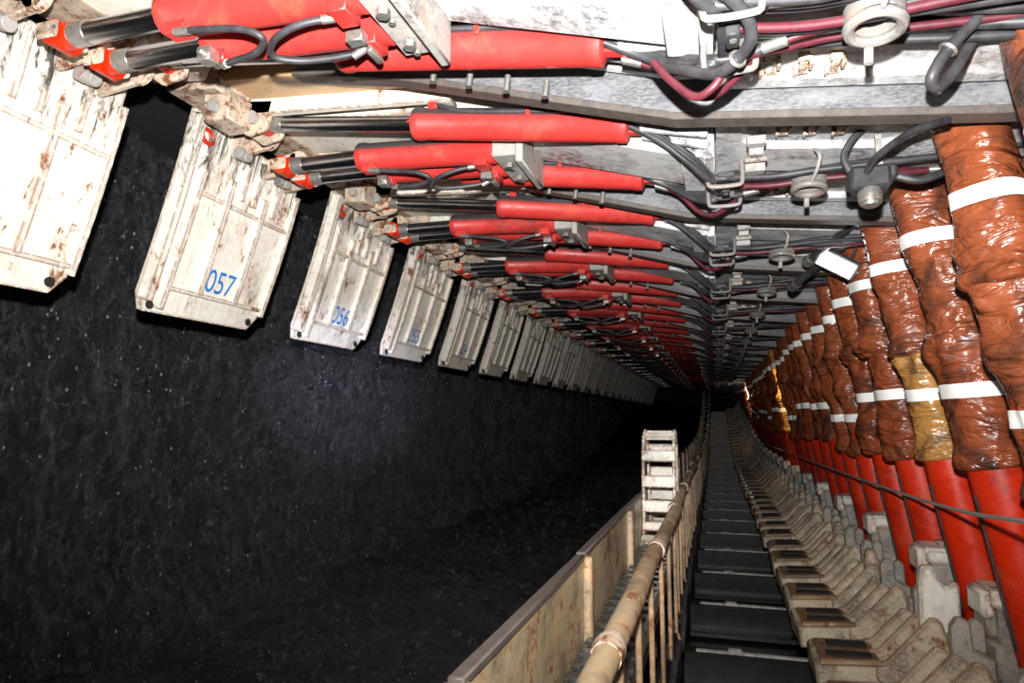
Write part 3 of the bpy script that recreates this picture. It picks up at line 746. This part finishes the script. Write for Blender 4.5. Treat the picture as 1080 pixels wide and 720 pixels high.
# trough floor under the cable chain
for i in range(NB):
    m = MB(); m.box((0, P/2, 0), (.26, P-.02, .03)); o = m.build('trough_pan', 'deck'); place(o, -.52, 1.75+P*(i-1), -1.26)
    tag(o, 'black wet trough pan between side plate and handrail' if i > 1 else 'nearest black trough pan under the flat cable chain' if i == 0 else 'black trough pan under the chain before it turns upright', 'trough', 'trough pans')
# ------------------------------------------------------------------ cable chain
cc = empty('cable_chain', (-.51, 6.3, ZO-1.25), 'white ladder-like cable chain rising upright out of the trough and lying back in it', 'cable chain')
path = []; y = 1.6
while y < 6.2: path.append(((y, -1.13), 0)); y += .16
ang = 0
pts = [(6.3, -1.05), (6.36, -.9), (6.37, -.68), (6.37, -.46), (6.42, -.25), (6.58, -.155), (6.77, -.22), (6.84, -.42), (6.85, -.64), (6.88, -.85), (6.98, -1.0), (7.12, -1.1), (7.29, -1.13), (7.46, -1.13), (7.62, -1.13)]
allp = [p[0] for p in path]+pts
cb = Vector((-.51, 6.3, -1.25))
for i in range(len(allp)-1):
    a = Vector((-.51, *allp[i])); b = Vector((-.51, *allp[i+1])); d = (b-a); L = d.length; d.normalize(); n = Vector((0, -d.z, d.y))
    up = i >= len(path)-1
    W = .30 if up else .27
    m = MB(); c = (a+b)/2
    rot = Matrix(((1, 0, 0), (0, d.y, n.y), (0, d.z, n.z)))
    for s in (-1, 1): m.box(c+Vector((s*(W/2-.015), 0, 0)), (.025, L*1.05, .09), rot)
    m.box(c+n*.035, (W, L*.48, .035), rot)
    if not up: m.box(c-n*.04, (W-.06, L*.4, .02), rot)
    o = m.build('chain_link', 'white' if up else 'wetsteel', cc, cb, bevel=.005)
# ------------------------------------------------------------------ walkway beams
def beam_():
    r = empty('cross_beam', (0, 0, 0))
    m = MB(); m.box((.32, .0, .14), (1.35, .16, .30)); m.box((.32, .02, .0), (1.35, .5, .06)); m.build('web', 'deck', r, bevel=.008)
    m = MB(); m.box((.36, -.06, .30), (1.2, .055, .02)); m.box((.1, -.02, .305), (.12, .08, .03)); m.build('top_ledge', 'ledge', r, bevel=.005)
    return r
pr = beam_(); kd = kids()
for i in range(25):
    o = pr if i == 0 else dup(pr, kd)
    place(o, 0, 6.75+1.66*(i-1), -2.40)
    tag(o, 'black steel cross beam nearest the camera, across the bottom of the walkway' if i == 0 else ('black cross beam with a bright ledge, full width in view at the picture bottom' if i == 1 else 'black cross beam with a bright top ledge spanning the walkway trough'), 'steel beam', 'cross beams along the walkway')
    if i in (2, 3): o['label'] = 'black cross beam, %s behind the bottommost bright ledge' % ('second' if i == 2 else 'third')
# ------------------------------------------------------------------ toe brackets
def bracket(tall, TH_=.06, mt='cream'):
    r = empty('toe_bracket', (0, 0, 0)); w = .60
    m = MB(); m.prism([(0, 0), (-.01, .15), (.05, .18), (.42, .20), (.44, .0)], 0, w)
    m.build('foot_pad', 'cream', r, bevel=.012)
    m = MB(); m.prism([(.03, .17), (.40, .19), (.40, .205), (.03, .188)], .07, w-.06); m.build('oily_top', 'oil', r)
    for q, (yy, ww) in enumerate(((w*.28, .09), (w*.68, .13))):
        m = MB(); m.prism([(.08+.03*q, .195), (.37, .20), (.37, .216), (.08+.03*q, .208)], yy-ww/2, yy+ww/2); m.build('slot', 'bore', r)
    m = MB(); m.prism([(.02, .17), (.42, .20), (.42, .225), (.02, .20)], -.03, .03); m.build('pad_lip', 'beige', r, bevel=.008)
    for y0, y1, hh in ((-.01, .05, .60), (.25, .32, .52), (.50, .57, .46)):
        m = MB(); m.prism([(.36, .10), (.36, .20), (.44, .23), (.44+hh*.46, .22+hh*.52), (.50+hh*.46, .20+hh*.52), (.82, .34), (.86, .02), (.5, .02)], y0, y1)
        m.build('rib', 'cream', r, bevel=.014)
    m = MB(); m.prism([(.44, .05), (.44, .12), (.72, .42), (.84, .42), (.84, .05)], .04, w-.05); m.build('web', 'block', r, bevel=.01)
    if tall:
        m = MB(); m.prism([(.66, .10), (.68, .48+TH_), (.70, .57+TH_), (.77, .58+TH_), (.79, .5+TH_), (.84, .44+TH_), (.89, .48+TH_), (.92, .46+TH_), (.92, .1)], .10, .19)
        m.build('tooth', mt, r, bevel=.014)
    m = MB(); m.prism([(.70, .25), (.70, .62), (.74, .68), (.80, .66), (.81, .50), (.92, .46), (.92, .2)], .34, .44); m.build('knob', 'block', r, bevel=.016)
    m = MB(); m.prism([(.82, .2), (.82, .60), (.86, .65), (.91, .62), (.92, .2)], .47, .56); m.build('knob', 'block', r, bevel=.014)
    return r
prs = [bracket(True), bracket(False)]; kd = kids(); special = bracket(True, .27, 'white')
for i in range(46):
    o = special if i == 2 else prs[i] if i < 2 else dup(prs[i % 2], kd)
    y = 4.42+P/2*(i-1)
    place(o, .60+random.uniform(-.015, .02), y, -1.85); o.rotation_euler.z = random.uniform(-.025, .025)
    o.rotation_euler.x = random.uniform(-.02, .02)
    lab = ['beige toe bracket at the lower right corner, nearest the camera', 'toe bracket second from the camera on the right, its pad at the bottom edge', 'brightly lit beige toe bracket with a tall white tooth, third from the camera', 'dirty beige toe bracket fourth from the camera, black slots in its pad']
    tag(o, lab[i] if i < 4 else 'beige L shaped toe bracket in the receding row between walkway and legs', 'steel bracket', 'toe brackets along the right of the walkway')
# ------------------------------------------------------------------ pin blocks behind the brackets
def block():
    r = empty('pin_block', (0, 0, 0))
    m = MB(); m.box((0, 0, .30), (.24, .24, .20)); m.box((-.13, 0.02, .32), (.06, .2, .18)); m.box((.15, .05, .26), (.08, .16, .26)); m.build('body', 'block', r, bevel=.016)
    m = MB(); m.box((-.01, 0, .45), (.30, .28, .10)); m.box((-.16, -.02, .42), (.07, .22, .15)); m.build('cap', 'white', r, bevel=.02)
    m = MB(); m.tube(spline([(-.06, -.06, .50), (-.03, -.06, .53), (.04, -.02, .53), (.08, 0, .50)], 4), .014, 8); m.ring((.0, .04, .51), (0, 0, 1), .05, .012, 16, 6); m.build('lifting_eye', 'rust', r)
    m = MB(); m.box((-.0, -.02, .10), (.28, .22, .22)); m.build('pin_housing', 'block', r, bevel=.02)
    m = MB(); m.ring((0.01, -.135, .12), (0, 1, 0), .055, .016, 20, 8); m.build('bore_rim', 'rust', r)
    m = MB(); m.tube([(0.01, -.137, .12), (0.01, -.10, .12)], .055, 20); m.build('bore', 'bore', r)
    m = MB(); m.box((0, 0, -.33), (.26, .22, .62)); m.box((-.18, .06, -.1), (.08, .1, .5)); m.build('pedestal', 'block', r, bevel=.012)
    return r
pr = block(); kd = kids()
for i in range(1, 23):
    o = pr if i == 1 else dup(pr, kd)
    y = YC+P*(i-1)+.03; place(o, 1.66, y, -1.56); o.scale = (1.3, 1.25, 1.2)
    if i == 1: place(o, 1.75, 5.11, -1.60); o.scale = (1.2, 1.2, 1.1)
    tag(o, ['grimy pin block cut by the right edge at the lower corner', 'white capped pin block with a round bore, behind the tall white tooth', 'second complete pin block, round rusty bore facing the camera', 'third complete pin block from the right edge'][i-1] if i < 5 else 'small grimy pin block farther along the row beside the red legs', 'steel block', 'pin blocks in front of the red legs')
# lumps of coal on the base by the near block
g = 'coal lumps on the base plates'
rnd = random.Random(8)
for q in range(22):
    m = MB(); s = rnd.uniform(.03, .07)
    vs = [Vector((math.cos(a)*math.cos(b)*s*rnd.uniform(.7, 1.2), math.sin(a)*math.cos(b)*s*rnd.uniform(.7, 1.2), math.sin(b)*s*rnd.uniform(.5, .9))) for a, b in [(k*math.pi/3, 0) for k in range(6)]+[(k*2*math.pi/3, .9) for k in range(3)]+[(k*2*math.pi/3, -.9) for k in range(3)]]
    import bmesh
    bm = bmesh.new(); [bm.verts.new(v) for v in vs]; bmesh.ops.convex_hull(bm, input=bm.verts); me = D.meshes.new('coal_lump'); bm.to_mesh(me); bm.free()
    me.materials.append(M['coal']); o = D.objects.new('coal_lump', me); COL.objects.link(o)
    o.location = (rnd.uniform(1.68, 2.2), rnd.uniform(6.15, 6.85), ZO-1.52)
    tag(o, 'small angular lump of coal lying on the base beside the near pin block', 'coal lump', g)

# ------------------------------------------------------------------ wire rope, pipe, lamp, gear, hoses
def world(p): return Vector((p[0], p[1], p[2]+ZO))
a = at(802, 466, Y=20); b = at(930, 513, X=1.42); c = at(1090, 552, X=1.2)
m = MB(); m.tube([world(p) for p in spline([a, b, c], 12)], .012, 6); o = m.build('wire_rope', 'wire')
tag(o, 'taut grey wire rope strung in front of the red legs', 'wire rope')

def rot_to(d):
    return Vector(d).to_track_quat('-Z', 'Y').to_matrix()
L = at(882, 279, Y=6.2); Lw = world(L)
lamp = empty('mine_lamp', Lw, 'bright rectangular LED lamp hanging under the canopy beside the brown sleeves', 'lamp')
tilt = Matrix.Rotation(math.radians(32), 3, 'Y') @ Matrix.Rotation(math.radians(-50), 3, 'X')
def rbox(mb, c, s): mb.box(tilt @ Vector(c), s, tilt)
m = MB(); rbox(m, (0, 0, .03), (.34, .17, .05)); [rbox(m, (-.13+.04*k, 0, .07), (.008, .14, .04)) for k in range(7)]; m.build('housing', 'lampbody', lamp, bevel=.008)
m = MB(); rbox(m, (0, 0, -.002), (.29, .125, .012)); m.build('led_panel', 'led', lamp)
m = MB(); m.tube(spline([tilt @ Vector((.18, 0, .03)), tilt @ Vector((.14, 0, .14)), tilt @ Vector((0, 0, .20)), tilt @ Vector((-.14, 0, .14)), tilt @ Vector((-.18, 0, .03))], 5), .01, 8); m.build('bracket', 'greysteel', lamp)
m = MB(); m.tube(spline([tilt @ Vector((.1, 0, .08)), Vector((.2, -.05, .28)), Vector((.25, .1, .5))], 6), .012, 8); m.build('cable', 'rubber', lamp)
# dark props reaching past the lamp
for j, (p, q, lab) in enumerate((((948, 196, 5.2), (852, 276, 6.4), 'dark tubular arm running down to the left just above the lamp'), ((892, 256, 6.1), (836, 302, 6.9), 'short dark arm to the left of the lamp'))):
    A = world(at(p[0], p[1], Y=p[2])); Bq = world(at(q[0], q[1], Y=q[2]))
    r = empty('support_arm', (A+Bq)/2, lab, 'steel arm'); mid = (A+Bq)/2
    m = MB(); m.tube([A-mid, Bq-mid], .035, 12); m.build('tube', 'rubber', r)
    d = (Bq-A).normalized(); m = MB(); m.tube([Bq-mid-d*.08, Bq-mid+d*.02], .05, 12); m.build('collar', 'steel' if j == 0 else 'lampbody', r)
# round sensor box
S = world(at(916, 200, Y=3.95)); r = empty('sensor_unit', S, 'black sensor box with a round steel cap hanging under the second canopy', 'sensor')
m = MB(); m.box((0, 0, .05), (.20, .16, .13)); m.box((.09, 0, .08), (.1, .1, .09)); m.build('box', 'rubber', r, bevel=.02)
m = MB(); m.tube([(0, -.02, -.02), (0, -.03, -.05), (0, -.035, -.085)], [.06, .062, .056], 20); m.tube([(0, -.035, -.085), (0, -.037, -.10)], [.045, .04], 20); m.build('cap', 'steel', r)
m = MB(); m.tube(spline([(-.08, 0, .1), (-.11, 0, .2), (-.05, -.02, .30), (.06, 0, .38)], 6), .02, 8); m.tube(spline([(.12, 0, .07), (.25, 0, .03), (.4, .02, .08)], 6), .022, 8); m.build('cable', 'rubber', r)
m = MB(); m.box((.06, .0, .2), (.03, .02, .2)); m.build('hanger', 'greysteel', r)
# looped thick hose by the near leg, with a flat steel hook
def free_hose(pix, rad, mat, label, name='cable', steel=None):
    pts = [world(at(px, py, Y=Y)) for px, py, Y in pix]; b = pts[0].copy()
    r = empty(name, b, label, 'cable')
    m = MB(); m.tube([p-b for p in spline(pts, 8)], rad, 10); m.build('jacket', mat, r)
    if steel:
        for k in steel:
            p = pts[k]; d = (pts[min(k+1, len(pts)-1)]-pts[k-1]).normalized(); m = MB(); m.ring(p-b, d, rad+.006, .008, 14, 6); m.build('clamp', 'steel', r)
    return r
free_hose([(1060, -20, 2.75), (1030, 20, 2.75), (1000, 52, 2.75), (983, 80, 2.75), (987, 92, 2.8), (1003, 80, 2.85), (1030, 35, 2.9), (1060, -15, 2.95)], .022, 'rubber', 'thick black hose hanging in a narrow loop at the upper right', steel=[2])
# thick cables draped along under the canopies between the supports
free_hose([(760, -10, 2.2), (786, 15, 2.3), (792, 40, 2.4), (778, 62, 2.5), (755, 78, 2.6), (720, 74, 2.75), (690, 68, 2.9)], .022, 'rubber', 'black hose curving down beside the square hose frame at the top', steel=[3])
free_hose([(690, 66, 2.75), (706, 84, 2.7), (732, 102, 2.65), (752, 92, 2.6), (776, 64, 2.6), (830, 50, 2.7), (900, 36, 2.75), (1090, 14, 2.75)], .016, 'rubberred', 'dark red hose sagging in a V below the square frame')
free_hose([(800, -8, 2.75), (860, 2, 2.8), (930, 16, 2.8), (1000, 24, 2.8), (1100, 22, 2.75)], .024, 'rubber', 'thick black cable running to the upper right corner, lower of the two')
free_hose([(880, -12, 2.7), (950, 0, 2.7), (1020, 8, 2.7), (1100, 6, 2.7)], .022, 'rubber', 'thick black cable running to the upper right corner, upper of the two')
free_hose([(796, 54, 2.8), (850, 46, 2.8), (920, 42, 2.85), (1000, 40, 2.85), (1100, 34, 2.85)], .02, 'rubber', 'black cable under the upper oval ring clamp')
free_hose([(1000, 126, 3.3), (960, 140, 3.5), (925, 165, 3.7), (915, 180, 3.85)], .018, 'rubber', 'black hose arching from the second canopy edge to the sensor box')

# far warm lit tubes
for (px, py, Y, ln, lab) in ((793, 411, 30, .5, 'distant warm light tube at the dark end of the gallery'), (800, 394, 24, .35, 'small distant light above the tan sleeved leg')):
    c = world(at(px, py, Y=Y)); r = empty('tube_lamp', c, lab, 'lamp'); m = MB(); m.tube([(-ln/2, 0, 0), (ln/2, 0, .04)], .035, 10); m.build('tube', 'warmled', r)
    m = MB(); m.box((0, .03, .06), (ln, .08, .05)); m.build('housing', 'lampbody', r)

# ------------------------------------------------------------------ light
def light(name, typ, loc, e, col=(1, 1, 1), size=.1, aim=None, angle=None, blend=1):
    l = D.lights.new(name, typ); l.energy = e; l.color = col
    if typ in ('POINT', 'SPOT'): l.shadow_soft_size = size
    if typ == 'SPOT': l.spot_size = math.radians(angle); l.spot_blend = blend
    o = D.objects.new(name, l); COL.objects.link(o); o.location = loc
    if aim is not None: o.rotation_euler = Vector(aim).to_track_quat('-Z', 'Y').to_euler()
    return o
light('flash', 'SPOT', (.0, -.05, ZO+.32), 2400, (1, .985, .96), .03, (-.30, 1, .50), 125, 1)
light('flash_spill', 'POINT', (.05, -.05, ZO+.35), 190, (1, .97, .93), .05)
light('lamp_light', 'SPOT', Lw+tilt @ Vector((0, 0, -.06)), 45, (.92, .96, 1), .08, (-.5, .3, -.8), 110, 1)
light('far_lamp_light', 'SPOT', world((.75, YC+P*6+.2, 1.1)), 130, (1, .66, .28), .05, (.7, .25, -.8), 75, 1)
light('far_lamp_light', 'POINT', world((.9, 28.5, .9)), 25, (1, .85, .65), .1)
light('helmet_lamp', 'SPOT', (-.25, .05, ZO+.1), 3500, (.66, .72, 1), .03, at(364, 410, X=-4.6)-Vector((-.25, .05, .1)), 16, 1)
W = D.worlds.new('world'); bpy.context.scene.world = W; W.use_nodes = True
W.node_tree.nodes['Background'].inputs[0].default_value = (.5, .55, .65, 1); W.node_tree.nodes['Background'].inputs[1].default_value = .02

for o in list(COL.objects):                 # colour darkens toward the far end, painted as light falloff
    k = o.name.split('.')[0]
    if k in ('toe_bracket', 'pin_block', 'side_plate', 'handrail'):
        falloff = max(.42, 1-.032*max(0, o.location.y-5))
        for c in o.children: c.color = (falloff, falloff, falloff, 1)
# ------------------------------------------------------------------ camera
cam = D.cameras.new('camera'); cam.sensor_width = 36; cam.lens = 36*F_PX/1080; cam.clip_start = .02
co = D.objects.new('camera', cam); COL.objects.link(co); co.location = (0, 0, ZO)
co.matrix_world = Matrix.Translation((0, 0, ZO)) @ Matrix((RV, UV, -FV)).transposed().to_4x4()
bpy.context.scene.camera = co
sc = bpy.context.scene
sc.view_settings.view_transform = 'Standard'; sc.view_settings.look = 'None'; sc.view_settings.exposure = 0
